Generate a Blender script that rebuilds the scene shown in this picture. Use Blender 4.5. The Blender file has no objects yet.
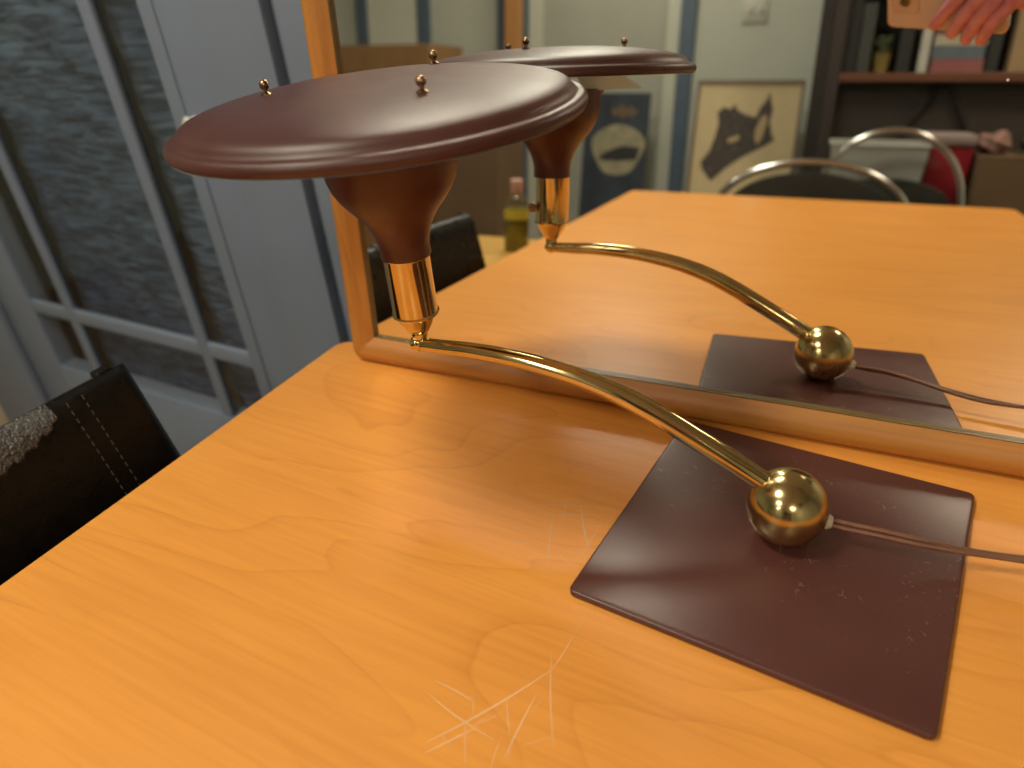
import bpy, bmesh, math, random
from mathutils import Vector, Matrix
random.seed(7)
PI = math.pi
SC = bpy.context.scene
COL = SC.collection
AL = 0.08059                                   # the table and the room are turned by this angle against the mirror
TX = Vector((math.cos(AL), -math.sin(AL), 0)); TN = Vector((math.sin(AL), math.cos(AL), 0))
def W(s, t, z): return TX*s + TN*t + Vector((0, 0, z))      # room coordinates; z = 0 is the table top
FLOOR = -0.75; CEIL = 1.75

# ------------------------------------------------------------------ materials
def nt(name):
    m = bpy.data.materials.new(name); m.use_nodes = True
    return m, m.node_tree.nodes, m.node_tree.links, m.node_tree.nodes['Principled BSDF']
def mat(name, col, rough=.5, metal=0., var=0., scale=20., bump=0., bscale=80., spec=.5, coat=0., rvar=0., stretch=(1, 1, 1)):
    m, n, l, b = nt(name)
    b.inputs['Base Color'].default_value = (*col, 1); b.inputs['Roughness'].default_value = rough
    b.inputs['Metallic'].default_value = metal; b.inputs['Specular IOR Level'].default_value = spec
    b.inputs['Coat Weight'].default_value = coat
    tc = n.new('ShaderNodeTexCoord'); mp = n.new('ShaderNodeMapping'); mp.inputs['Scale'].default_value = stretch
    l.new(tc.outputs['Object'], mp.inputs['Vector'])
    no = n.new('ShaderNodeTexNoise'); no.inputs['Scale'].default_value = scale; no.inputs['Detail'].default_value = 4
    l.new(mp.outputs['Vector'], no.inputs['Vector'])
    if var:
        r = n.new('ShaderNodeValToRGB'); e = r.color_ramp.elements
        e[0].position = .3; e[1].position = .7
        e[0].color = (*[c*(1-var) for c in col], 1); e[1].color = (*[min(1, c*(1+var)) for c in col], 1)
        l.new(no.outputs['Fac'], r.inputs['Fac']); l.new(r.outputs['Color'], b.inputs['Base Color'])
    if rvar:
        mr = n.new('ShaderNodeMapRange'); mr.inputs['To Min'].default_value = max(0, rough-rvar); mr.inputs['To Max'].default_value = rough+rvar
        mr.inputs['From Min'].default_value = .3; mr.inputs['From Max'].default_value = .7
        l.new(no.outputs['Fac'], mr.inputs['Value']); l.new(mr.outputs['Result'], b.inputs['Roughness'])
    if bump:
        nb = n.new('ShaderNodeTexNoise'); nb.inputs['Scale'].default_value = bscale; nb.inputs['Detail'].default_value = 5
        l.new(mp.outputs['Vector'], nb.inputs['Vector'])
        bu = n.new('ShaderNodeBump'); bu.inputs['Strength'].default_value = bump; bu.inputs['Distance'].default_value = .002
        l.new(nb.outputs['Fac'], bu.inputs['Height']); l.new(bu.outputs['Normal'], b.inputs['Normal'])
    return m
def wood(name, base, dark, rough=.35, along='X', rings=9., ring_amt=.35, streak=.25, coat=.0, sc=1.):
    """veneer: faint wavy rings drawn out along the grain plus fine streaks"""
    m, n, l, b = nt(name)
    tc = n.new('ShaderNodeTexCoord')
    def mp(v):
        q = n.new('ShaderNodeMapping'); q.inputs['Scale'].default_value = v; l.new(tc.outputs['Object'], q.inputs['Vector']); return q
    lo, hi = 1.6*sc, 6.0*sc
    v1 = {'X': (lo, hi, hi), 'Y': (hi, lo, hi), 'Z': (hi, hi, lo)}[along]
    v2 = {'X': (8, 190, 190), 'Y': (190, 8, 190), 'Z': (190, 190, 8)}[along]
    n1 = n.new('ShaderNodeTexNoise'); n1.inputs['Scale'].default_value = 1.1; n1.inputs['Detail'].default_value = 2.5
    n1.inputs['Roughness'].default_value = .45; n1.inputs['Distortion'].default_value = .5
    l.new(mp(v1).outputs['Vector'], n1.inputs['Vector'])
    mu = n.new('ShaderNodeMath'); mu.operation = 'MULTIPLY'; mu.inputs[1].default_value = rings; l.new(n1.outputs['Fac'], mu.inputs[0])
    fr = n.new('ShaderNodeMath'); fr.operation = 'FRACT'; l.new(mu.outputs[0], fr.inputs[0])
    rp = n.new('ShaderNodeValToRGB'); e = rp.color_ramp.elements
    e[0].position = 0; e[0].color = (0, 0, 0, 1); e[1].position = 1; e[1].color = (0, 0, 0, 1)
    for pz, v in ((.72, .12), (.90, .55), (.955, 1.), (.985, .25)):
        x = rp.color_ramp.elements.new(pz); x.color = (v, v, v, 1)
    l.new(fr.outputs[0], rp.inputs['Fac'])
    # the rings fade in and out over the board
    n3 = n.new('ShaderNodeTexNoise'); n3.inputs['Scale'].default_value = 3.5; n3.inputs['Detail'].default_value = 2
    l.new(tc.outputs['Object'], n3.inputs['Vector'])
    f3 = n.new('ShaderNodeMapRange'); f3.inputs['From Min'].default_value = .38; f3.inputs['From Max'].default_value = .62; l.new(n3.outputs['Fac'], f3.inputs['Value'])
    m3 = n.new('ShaderNodeMath'); m3.operation = 'MULTIPLY'; l.new(rp.outputs['Color'], m3.inputs[0]); l.new(f3.outputs['Result'], m3.inputs[1])
    m4 = n.new('ShaderNodeMath'); m4.operation = 'MULTIPLY'; m4.inputs[1].default_value = ring_amt; l.new(m3.outputs[0], m4.inputs[0])
    n2 = n.new('ShaderNodeTexNoise'); n2.inputs['Scale'].default_value = 1.; n2.inputs['Detail'].default_value = 3; l.new(mp(v2).outputs['Vector'], n2.inputs['Vector'])
    f2 = n.new('ShaderNodeMapRange'); f2.inputs['From Min'].default_value = .35; f2.inputs['From Max'].default_value = .75; f2.inputs['To Max'].default_value = streak
    l.new(n2.outputs['Fac'], f2.inputs['Value'])
    n4 = n.new('ShaderNodeTexNoise'); n4.inputs['Scale'].default_value = 2.; n4.inputs['Detail'].default_value = 2; l.new(mp(v1).outputs['Vector'], n4.inputs['Vector'])
    f4 = n.new('ShaderNodeMapRange'); f4.inputs['From Min'].default_value = .3; f4.inputs['From Max'].default_value = .7; f4.inputs['To Max'].default_value = streak
    l.new(n4.outputs['Fac'], f4.inputs['Value'])
    a1 = n.new('ShaderNodeMath'); a1.operation = 'ADD'; l.new(m4.outputs[0], a1.inputs[0]); l.new(f2.outputs['Result'], a1.inputs[1])
    a2 = n.new('ShaderNodeMath'); a2.operation = 'ADD'; a2.use_clamp = True; l.new(a1.outputs[0], a2.inputs[0]); l.new(f4.outputs['Result'], a2.inputs[1])
    mx = n.new('ShaderNodeMix'); mx.data_type = 'RGBA'; mx.inputs['A'].default_value = (*base, 1); mx.inputs['B'].default_value = (*dark, 1)
    l.new(a2.outputs[0], mx.inputs['Factor']); l.new(mx.outputs['Result'], b.inputs['Base Color'])
    b.inputs['Roughness'].default_value = rough; b.inputs['Coat Weight'].default_value = coat; b.inputs['Coat Roughness'].default_value = .12
    return m
def emit(name, col, st):
    m = bpy.data.materials.new(name); m.use_nodes = True; n = m.node_tree.nodes; n.clear()
    e = n.new('ShaderNodeEmission'); e.inputs['Color'].default_value = (*col, 1); e.inputs['Strength'].default_value = st
    o = n.new('ShaderNodeOutputMaterial'); m.node_tree.links.new(e.outputs[0], o.inputs['Surface']); return m

M = {}
M['table'] = wood('table_veneer', (.86, .365, .070), (.56, .19, .025), rough=.37, along='X', rings=9., ring_amt=.30, streak=.24)
M['table'].node_tree.nodes['Principled BSDF'].inputs['Specular IOR Level'].default_value = .42
M['table_dark'] = wood('table_underside', (.45, .19, .05), (.25, .09, .02), rough=.5)
M['frame'] = wood('honey_frame_wood', (.52, .215, .040), (.28, .10, .015), rough=.45, along='X', rings=5., ring_amt=.3, streak=.35)
M['frame_y'] = wood('honey_frame_wood_upright', (.52, .215, .040), (.28, .10, .015), rough=.45, along='Y', rings=5., ring_amt=.3, streak=.35)
M['maroon'] = mat('maroon_enamel', (.070, .021, .016), .42, var=.10, scale=14, bump=.04, bscale=300, spec=.5, rvar=.05)
M['bowl'] = mat('maroon_enamel_bowl', (.080, .020, .013), .38, var=.06, scale=12, spec=.5)
M['brass'] = mat('polished_brass', (.68, .53, .26), .10, 1., var=.08, scale=30, rvar=.04)
M['brass_ball'] = mat('spun_brass', (.60, .48, .23), .23, 1., var=.16, scale=26, rvar=.08, bump=.03, bscale=200)
M['bronze'] = mat('aged_brass_knob', (.34, .22, .13), .25, 1., var=.15, scale=200)
M['white_enamel'] = mat('white_enamel', (.78, .78, .74), .4)
M['cord'] = mat('brown_cord', (.19, .085, .05), .38, var=.15, scale=60)
M['grommet'] = mat('nylon_grommet', (.62, .55, .42), .4)
M['black_vinyl'] = mat('black_leatherette', (.006, .005, .004), .30, var=.2, scale=60, bump=.25, bscale=200, rvar=.06, spec=.25)
M['crackle'] = mat('cracked_leatherette', (.040, .038, .036), .22, bump=1.8, bscale=300, spec=1., var=.8, scale=180)  # lighter grey than the vinyl: real cracks plus sheen put into the colour
M['stitch'] = mat('grey_thread', (.085, .070, .058), .7)
M['chair_metal'] = mat('dark_chair_metal', (.05, .05, .05), .35, .8)
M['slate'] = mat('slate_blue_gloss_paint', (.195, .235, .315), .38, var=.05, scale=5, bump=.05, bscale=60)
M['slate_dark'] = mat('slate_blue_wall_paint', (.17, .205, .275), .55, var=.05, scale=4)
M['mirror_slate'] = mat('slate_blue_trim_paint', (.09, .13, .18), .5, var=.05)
M['pale'] = mat('pale_grey_green_paint', (.50, .52, .45), .6, var=.04, scale=3)
M['pale2'] = mat('grey_door_paint', (.36, .37, .31), .55, var=.05, scale=3)
M['pale3'] = mat('pale_cream_paint', (.52, .53, .45), .5, var=.03, scale=3)
M['ceiling'] = mat('ceiling_paint', (.75, .74, .70), .8)
M['floor'] = wood('floor_boards', (.36, .27, .18), (.22, .15, .09), rough=.5)
M['dark_void'] = mat('unlit_hall_black', (.004, .005, .006), .9)  # near-black colour stands for darkness in the unlit room beyond the door
M['chrome'] = mat('chrome', (.75, .75, .73), .14, 1.)
M['black_pad'] = mat('black_seat_pad', (.028, .030, .024), .35, var=.2)
M['walnut'] = wood('walnut_case', (.10, .052, .030), (.05, .025, .015), rough=.45, along='Z')
M['shelf_wood'] = wood('shelf_board_wood', (.15, .062, .034), (.09, .035, .018), rough=.4)
M['ebony'] = mat('dark_stained_case', (.020, .017, .015), .45, var=.2)
M['back_board'] = mat('brown_back_board', (.036, .027, .022), .55, var=.15, scale=4)
M['tan_wood'] = wood('tan_cabinet_wood', (.34, .19, .08), (.22, .11, .045), rough=.5, along='Z')
M['post_wood'] = wood('orange_pine', (.50, .24, .08), (.33, .14, .04), rough=.45, along='Z')
M['side_wood'] = wood('light_side_table_wood', (.62, .36, .09), (.45, .23, .05), rough=.4)
M['carton'] = mat('brown_cardboard', (.14, .085, .042), .85, var=.12, scale=6)
M['carton2'] = mat('tan_cardboard', (.27, .185, .10), .85, var=.1, scale=6)
def tinted(name, col, **k): return mat(name, col, k.get('rough', .6), var=k.get('var', .1), scale=k.get('scale', 10))

def mirror_mat():
    m, n, l, b = nt('silvered_glass')
    b.inputs['Base Color'].default_value = (.92, .93, .90, 1); b.inputs['Metallic'].default_value = 1; b.inputs['Roughness'].default_value = 0.
    return m
M['mirror'] = mirror_mat()
def glass_mat(name, tint=(1, 1, 1), refl=.10, top=.7):
    m = bpy.data.materials.new(name); m.use_nodes = True; n = m.node_tree.nodes; l = m.node_tree.links; n.clear()
    t = n.new('ShaderNodeBsdfTransparent'); t.inputs['Color'].default_value = (*tint, 1)
    g = n.new('ShaderNodeBsdfGlossy'); g.inputs['Roughness'].default_value = .02
    fz = n.new('ShaderNodeLayerWeight'); fz.inputs['Blend'].default_value = .25
    mr = n.new('ShaderNodeMapRange'); mr.inputs['To Min'].default_value = refl*.5; mr.inputs['To Max'].default_value = top; l.new(fz.outputs['Fresnel'], mr.inputs['Value'])
    mx = n.new('ShaderNodeMixShader'); l.new(mr.outputs['Result'], mx.inputs['Fac']); l.new(t.outputs[0], mx.inputs[1]); l.new(g.outputs[0], mx.inputs[2])
    o = n.new('ShaderNodeOutputMaterial'); l.new(mx.outputs[0], o.inputs['Surface']); return m
M['glass'] = glass_mat('window_glass', refl=.04, top=.12)
def curtain_mat():
    m, n, l, b = nt('woven_slate_curtain')
    tc = n.new('ShaderNodeTexCoord')
    mp = n.new('ShaderNodeMapping'); mp.inputs['Scale'].default_value = (15, 15, 105); l.new(tc.outputs['Object'], mp.inputs['Vector'])
    a = n.new('ShaderNodeTexNoise'); a.inputs['Scale'].default_value = 1.; a.inputs['Detail'].default_value = 5; a.inputs['Distortion'].default_value = .6; l.new(mp.outputs['Vector'], a.inputs['Vector'])
    c = n.new('ShaderNodeTexNoise'); c.inputs['Scale'].default_value = 2.2; l.new(tc.outputs['Object'], c.inputs['Vector'])
    r = n.new('ShaderNodeValToRGB'); e = r.color_ramp.elements; e[0].position = .38; e[0].color = (.014, .030, .060, 1); e[1].position = .66; e[1].color = (.105, .165, .255, 1)
    l.new(a.outputs['Fac'], r.inputs['Fac'])
    r2 = n.new('ShaderNodeValToRGB'); e = r2.color_ramp.elements; e[0].position = .4; e[0].color = (.55, .62, .75, 1); e[1].position = .65; e[1].color = (1, 1, .95, 1); l.new(c.outputs['Fac'], r2.inputs['Fac'])
    mx = n.new('ShaderNodeMix'); mx.data_type = 'RGBA'; mx.blend_type = 'MULTIPLY'; mx.inputs['Factor'].default_value = 1
    l.new(r.outputs['Color'], mx.inputs['A']); l.new(r2.outputs['Color'], mx.inputs['B']); l.new(mx.outputs['Result'], b.inputs['Base Color'])
    b.inputs['Roughness'].default_value = .8
    bu = n.new('ShaderNodeBump'); bu.inputs['Strength'].default_value = .6; bu.inputs['Distance'].default_value = .004; l.new(a.outputs['Fac'], bu.inputs['Height']); l.new(bu.outputs['Normal'], b.inputs['Normal'])
    return m
M['curtain'] = curtain_mat()
def plate_mat():
    """worn maroon enamel: pale scuffs and specks scattered over it"""
    m, n, l, b = nt('worn_maroon_plate')
    tc = n.new('ShaderNodeTexCoord')
    a = n.new('ShaderNodeTexNoise'); a.inputs['Scale'].default_value = 7; a.inputs['Detail'].default_value = 2; l.new(tc.outputs['Object'], a.inputs['Vector'])
    v = n.new('ShaderNodeTexNoise'); v.inputs['Scale'].default_value = 210; v.inputs['Detail'].default_value = 3; v.inputs['Distortion'].default_value = 1.2; l.new(tc.outputs['Object'], v.inputs['Vector'])
    r = n.new('ShaderNodeValToRGB'); e = r.color_ramp.elements; e[0].position = .64; e[0].color = (0, 0, 0, 1); e[1].position = .72; e[1].color = (1, 1, 1, 1); l.new(v.outputs['Fac'], r.inputs['Fac'])
    mk = n.new('ShaderNodeTexNoise'); mk.inputs['Scale'].default_value = 14; l.new(tc.outputs['Object'], mk.inputs['Vector'])
    rk = n.new('ShaderNodeValToRGB'); e = rk.color_ramp.elements; e[0].position = .5; e[1].position = .62; l.new(mk.outputs['Fac'], rk.inputs['Fac'])
    mm = n.new('ShaderNodeMath'); mm.operation = 'MULTIPLY'; l.new(r.outputs['Color'], mm.inputs[0]); l.new(rk.outputs['Color'], mm.inputs[1])
    m2 = n.new('ShaderNodeMath'); m2.operation = 'MULTIPLY'; m2.inputs[1].default_value = .35; l.new(mm.outputs[0], m2.inputs[0])
    rb = n.new('ShaderNodeValToRGB'); e = rb.color_ramp.elements; e[0].position = .35; e[0].color = (.082, .027, .022, 1); e[1].position = .65; e[1].color = (.100, .034, .028, 1); l.new(a.outputs['Fac'], rb.inputs['Fac'])
    mx = n.new('ShaderNodeMix'); mx.data_type = 'RGBA'; l.new(m2.outputs[0], mx.inputs['Factor']); l.new(rb.outputs['Color'], mx.inputs['A']); mx.inputs['B'].default_value = (.42, .33, .28, 1)
    l.new(mx.outputs['Result'], b.inputs['Base Color'])
    mr = n.new('ShaderNodeMapRange'); mr.inputs['From Min'].default_value = .3; mr.inputs['From Max'].default_value = .7; mr.inputs['To Min'].default_value = .26; mr.inputs['To Max'].default_value = .38
    l.new(a.outputs['Fac'], mr.inputs['Value']); l.new(mr.outputs['Result'], b.inputs['Roughness'])
    bu = n.new('ShaderNodeBump'); bu.inputs['Strength'].default_value = .04; bu.inputs['Distance'].default_value = .001; l.new(v.outputs['Fac'], bu.inputs['Height']); l.new(bu.outputs['Normal'], b.inputs['Normal'])
    return m
M['plate'] = plate_mat()

# ------------------------------------------------------------------ mesh helpers
def obj(name, bm, m, parent=None, smooth=False, mats=None):
    me = bpy.data.meshes.new(name); bm.normal_update(); bm.to_mesh(me); bm.free()
    for x in (mats or [m]): me.materials.append(x)
    if smooth:
        for p in me.polygons: p.use_smooth = True
        if smooth != 'all':
            me.set_sharp_from_angle(angle=math.radians(40))
    o = bpy.data.objects.new(name, me); COL.objects.link(o)
    if parent: o.parent = parent
    return o
def thing(name, label, cat, loc=(0, 0, 0), rot=0, group=None, matrix=None):
    o = bpy.data.objects.new(name, None); COL.objects.link(o); o.empty_display_size = .05
    if matrix is not None: o.matrix_world = matrix
    else: o.location = loc; o.rotation_euler = (0, 0, rot)
    return tag(o, label, cat, group)
def tag(o, label, cat, group=None):
    o['label'] = label; o['category'] = cat
    if group: o['group'] = group
    return o
def struct(name, bm, m, parent=None, label=None, smooth=False):
    o = obj(name, bm, m, parent, smooth)
    if not parent: o['kind'] = 'structure'
    if label: o['label'] = label
    return o
def box(bm, x0, x1, y0, y1, z0, z1, bev=0., seg=2, mtx=None):
    r = bmesh.ops.create_cube(bm, size=1.)
    vs = r['verts']
    for v in vs: v.co = Vector((x0+(v.co.x+.5)*(x1-x0), y0+(v.co.y+.5)*(y1-y0), z0+(v.co.z+.5)*(z1-z0)))
    if bev:
        es = list({e for v in vs for e in v.link_edges})
        g = bmesh.ops.bevel(bm, geom=es, offset=bev, segments=seg, profile=.5, affect='EDGES')
        vs = list({v for f in g['faces'] for v in f.verts} | {v for v in vs if v.is_valid})
    if mtx is not None:
        for v in vs: v.co = mtx @ v.co
    return bm
def bx(*a, **k): return box(bmesh.new(), *a, **k)
def lathe(bm, prof, seg=64, cap0=True, cap1=True, mtx=None):
    rings = []
    for r, z in prof:
        if r < 1e-6: rings.append([bm.verts.new((0, 0, z))])
        else: rings.append([bm.verts.new((r*math.cos(2*PI*i/seg), r*math.sin(2*PI*i/seg), z)) for i in range(seg)])
    for a, b in zip(rings, rings[1:]):
        for i in range(seg):
            j = (i+1) % seg
            if len(a) == 1 and len(b) == 1: continue
            if len(a) == 1: bm.faces.new((a[0], b[j], b[i]))
            elif len(b) == 1: bm.faces.new((a[i], a[j], b[0]))
            else: bm.faces.new((a[i], a[j], b[j], b[i]))
    if cap0 and len(rings[0]) > 1: bm.faces.new(rings[0][::-1])
    if cap1 and len(rings[-1]) > 1: bm.faces.new(rings[-1])
    if mtx is not None:
        for ring in rings:
            for v in ring: v.co = mtx @ v.co
    bmesh.ops.recalc_face_normals(bm, faces=bm.faces)
    return bm
def catmull(P, n=8):
    P = [Vector(p) for p in P]; Q = [P[0]*2-P[1]]+P+[P[-1]*2-P[-2]]; out = []
    for i in range(1, len(Q)-2):
        for k in range(n):
            t = k/n
            out.append(.5*((2*Q[i])+(-Q[i-1]+Q[i+1])*t+(2*Q[i-1]-5*Q[i]+4*Q[i+1]-Q[i+2])*t*t+(-Q[i-1]+3*Q[i]-3*Q[i+1]+Q[i+2])*t**3))
    out.append(P[-1]); return out
def tube(bm, pts, rad, seg=16, cap=True):
    pts = [Vector(p) for p in pts]; n = len(pts)
    rads = rad if isinstance(rad, (list, tuple)) else [rad]*n
    up = None; rings = []
    for i, p in enumerate(pts):
        d = (pts[min(i+1, n-1)]-pts[max(i-1, 0)]).normalized()
        if up is None:
            up = Vector((0, 0, 1)) if abs(d.z) < .9 else Vector((1, 0, 0))
        up = (up-d*up.dot(d)).normalized(); sd = d.cross(up)
        rings.append([bm.verts.new(p+rads[i]*(math.cos(2*PI*k/seg)*up+math.sin(2*PI*k/seg)*sd)) for k in range(seg)])
    for a, b in zip(rings, rings[1:]):
        for k in range(seg):
            j = (k+1) % seg; bm.faces.new((a[k], a[j], b[j], b[k]))
    if cap: bm.faces.new(rings[0][::-1]); bm.faces.new(rings[-1])
    bmesh.ops.recalc_face_normals(bm, faces=bm.faces)
    return bm
def ball(bm, c, r, seg=32, rings=16, sz=1.):
    g = bmesh.ops.create_uvsphere(bm, u_segments=seg, v_segments=rings, radius=r)
    for v in g['verts']: v.co = Vector((v.co.x, v.co.y, v.co.z*sz))+Vector(c)
    return bm
def slab(bm, outline, z0, z1, bev=.004, bseg=4, inset=True):
    """solid from a convex outline, its upper edge rounded"""
    n = len(outline); cx = sum(p[0] for p in outline)/n; cy = sum(p[1] for p in outline)/n
    def ring(d, z):
        out = []
        for i, p in enumerate(outline):
            a = Vector(outline[i-1]); b = Vector(p); c = Vector(outline[(i+1) % n])
            e1 = (b-a).normalized(); e2 = (c-b).normalized(); nn = Vector((-(e1.y+e2.y), e1.x+e2.x)).normalized()
            if nn.dot(Vector((cx, cy))-b) < 0: nn = -nn
            q = b+nn*d; out.append(bm.verts.new((q.x, q.y, z)))
        return out
    rs = [ring(bev*.6, z0), ring(0, z0+bev*.6)]
    for k in range(bseg+1):
        a = k/bseg*PI/2; rs.append(ring(bev*(1-math.cos(a)), z1-bev+bev*math.sin(a)))
    for a, b in zip(rs, rs[1:]):
        for i in range(n):
            j = (i+1) % n; bm.faces.new((a[i], a[j], b[j], b[i]))
    bm.faces.new(rs[0][::-1]); bm.faces.new(rs[-1])
    bmesh.ops.recalc_face_normals(bm, faces=bm.faces)
    return bm
def rounded(poly, rads, n=8):
    out = []; m = len(poly)
    for i, p in enumerate(poly):
        a = Vector(poly[i-1]); b = Vector(p); c = Vector(poly[(i+1) % m]); r = rads[i] if isinstance(rads, (list, tuple)) else rads
        d1 = (a-b).normalized(); d2 = (c-b).normalized(); ang = d1.angle(d2); t = r/math.tan(ang/2)
        cen = b+(d1+d2).normalized()*(r/math.sin(ang/2)); s = b+d1*t-cen; e = b+d2*t-cen
        for k in range(n+1):
            q = s.lerp(e, k/n).normalized()*r; out.append(tuple(cen+q))
    return out

# ------------------------------------------------------------------ camera
o = Vector((0, 0, .4271)); FW = Vector((-.3882, .7514, -.5335)).normalized()
R = Vector((.9086, .4088, -.0852)); R = (R-FW*R.dot(FW)).normalized(); U = R.cross(FW)
cam = bpy.data.cameras.new('camera'); cam.sensor_width = 36; cam.lens = 743.1/1024*36
cam.clip_start = .03; cam.clip_end = 30
cam.dof.use_dof = True; cam.dof.focus_distance = .60; cam.dof.aperture_fstop = 26.1/6.5
CAM = bpy.data.objects.new('camera', cam); COL.objects.link(CAM)
CM = Matrix(((R.x, U.x, -FW.x, o.x), (R.y, U.y, -FW.y, o.y), (R.z, U.z, -FW.z, o.z), (0, 0, 0, 1)))
CAM.matrix_world = CM; SC.camera = CAM

ROOM = Matrix.Rotation(-AL, 4, 'Z')
def RM(s, t, z, rot=0): return Matrix.Translation(W(s, t, z)) @ Matrix.Rotation(-AL+rot, 4, 'Z')
def place(ob, s=0, t=0, z=0, rot=0): ob.matrix_world = RM(s, t, z, rot); return ob

# ------------------------------------------------------------------ room shell
SL, SR, TB, TF = -3.2, 1.9, -2.9, .80
place(struct('floor', bx(SL-.1, SR+.1, TB-.1, TF+.9, FLOOR-.1, FLOOR), M['floor']))
place(struct('ceiling', bx(SL-.1, SR+.1, TB-.1, TF+.9, CEIL, CEIL+.1), M['ceiling']))
place(struct('wall_left', bx(SL-.1, SL, TB-.1, TF+.9, FLOOR, CEIL), M['pale']))
place(struct('wall_right', bx(SR, SR+.1, TB-.1, TF+.9, FLOOR, CEIL), M['pale']))
# front wall (behind the mirror) with the opening of the french door
DL, DR, DT = -1.925, -.957, 1.29
bm = bmesh.new(); box(bm, -2.19, DL-.004, TF, TF+.12, FLOOR, CEIL); box(bm, DR+.004, SR, TF, TF+.12, FLOOR, CEIL); box(bm, DL-.004, DR+.004, TF, TF+.12, DT+.004, CEIL)
place(struct('wall_front', bm, M['slate_dark']))
place(struct('wall_front', bx(SL, -2.1905, TF, TF+.12, FLOOR, CEIL), mat('beige_wall_paint', (.48, .40, .30), .7)))
place(struct('wall_beyond', bx(SL, SR, TF+.8, TF+.9, FLOOR, CEIL), M['dark_void']))  # blackened so the gaps between the curtains read as unlit depth
place(struct('trim_1', bx(-.944, -.810, TF-.022, TF-.0005, FLOOR+.001, DT+.12, bev=.004), M['slate'], smooth=True))
place(struct('trim_2', bx(-.787, -.700, TF-.022, TF-.0005, FLOOR+.001, DT+.12, bev=.006), M['slate'], smooth=True))
place(struct('trim_3', bx(-2.185, DL-.004, TF-.022, TF-.0005, FLOOR+.001, DT+.12, bev=.004), M['slate'], smooth=True))
# back wall, seen only in the mirror
bm = bmesh.new(); box(bm, SL, -1.64, TB-.1, TB, FLOOR, CEIL); box(bm, -.82, SR, TB-.1, TB, FLOOR, CEIL); box(bm, -1.64, -.82, TB-.1, TB, DT, CEIL)
place(struct('wall_back', bm, M['pale']))

# french door: stiles and rails, muntins, glass, woven curtains behind
d1 = place(bpy.data.objects.new('door_1', None)); COL.objects.link(d1); d1['kind'] = 'structure'
gl, gr, gb, gt = -1.79, -1.075, -.41, 1.17
bm = bmesh.new(); y0, y1 = TF-.004, TF+.040
box(bm, DL, gl, y0, y1, FLOOR+.01, DT, bev=.003); box(bm, gr, DR, y0, y1, FLOOR+.01, DT, bev=.003)
box(bm, gl, gr, y0, y1, FLOOR+.01, gb, bev=.003); box(bm, gl, gr, y0, y1, gt, DT, bev=.003)
box(bm, gr+.030, gr+.037, y0-.003, y0+.002, gb-.03, gt+.03, bev=.001)
obj('door_frame', bm, M['slate'], d1, True)
for x, w in ((-1.640, .030), (-1.205, .030)):
    bm = bmesh.new(); box(bm, x-w/2, x+w/2, y0+.001, y0+.017, gb, gt, bev=.006, seg=3); obj('muntin', bm, M['slate'], d1, True)
for z in (-.25, .99):
    bm = bmesh.new(); box(bm, gl, gr, y0+.002, y0+.016, z-.018, z+.018, bev=.006, seg=3); obj('muntin', bm, M['slate'], d1, True)
for xa, xb in ((gl, -1.655), (-1.625, -1.22), (-1.19, gr)):
    for za, zb in ((gb, -.265), (-.235, .975), (1.005, gt)):
        obj('glass_pane', bx(xa, xb, TF+.004, TF+.007, za, zb), M['glass'], d1)
bm = bmesh.new(); lathe(bm, [(.0, 0), (.012, 0), (.012, .003), (.006, .005), (.006, .010), (.013, .014), (.015, .020), (.011, .026), (0, .028)], 24, mtx=Matrix.Translation((-1.022, y0, .197)) @ Matrix.Scale(.75, 4) @ Matrix.Rotation(PI/2, 4, 'X'))
obj('door_knob', bm, mat('white_porcelain', (.6, .6, .55), .2), d1, True)
# curtain cloth hung close behind the panes, dark gaps between the widths
for k, (xa, xb, who) in enumerate(((-1.665, -1.268, 'wide woven slate blue curtain behind the middle door panes'),
                              (-1.222, -1.040, 'narrow woven slate blue curtain behind the right strip of door panes'))):
    bm = bmesh.new(); nx = 24; nz = 90; g = []
    for j in range(nz+1):
        z = gb-.05+(gt-gb+.1)*j/nz
        g.append([bm.verts.new((xa+(xb-xa)*i/nx+.004*math.sin(z*9+k), TF+.048+.003*math.sin((xa+(xb-xa)*i/nx)*70+z*2)+.003*math.sin(z*55+i*.4), z)) for i in range(nx+1)])
    for j in range(nz):
        for i in range(nx): bm.faces.new((g[j][i], g[j][i+1], g[j+1][i+1], g[j+1][i]))
    r = bmesh.ops.extrude_face_region(bm, geom=bm.faces[:])
    for v in [e for e in r['geom'] if isinstance(e, bmesh.types.BMVert)]: v.co.y += .003
    c = place(obj('door_curtain', bm, M['curtain'], smooth='all')); tag(c, who, 'curtain', 'curtains behind the french door')

# ------------------------------------------------------------------ dining table
T = thing('dining_table', 'orange maple veneer dining table carrying the desk lamp and the mirror', 'table', matrix=RM(-.1, -.2, FLOOR))
def trel(p): return (p[0]+.1, p[1]+.2)
H = -FLOOR
out = rounded([trel(p) for p in ((-.6075, -1.056), (.413, -1.061), (.413, .690), (-.6075, .5885))], [.022, .03, .03, .021], 8)
bm = slab(bmesh.new(), out, H-.030, H, .004)
obj('tabletop', bm, M['table'], T, True)
bm = bmesh.new(); ap = .07
for a in ((-.6+ap+.1, .40-ap+.1, -1.05+ap+.2, -1.05+ap+.222), (-.6+ap+.1, .40-ap+.1, .50+.2, .522+.2), (-.6+ap+.1, -.6+ap+.122, -1.05+ap+.222, .70), (.40-ap+.078, .40-ap+.1, -1.05+ap+.222, .70)):
    box(bm, a[0], a[1], a[2], a[3], H-.115, H-.0302)
obj('apron', bm, M['table_dark'], T)
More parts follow.
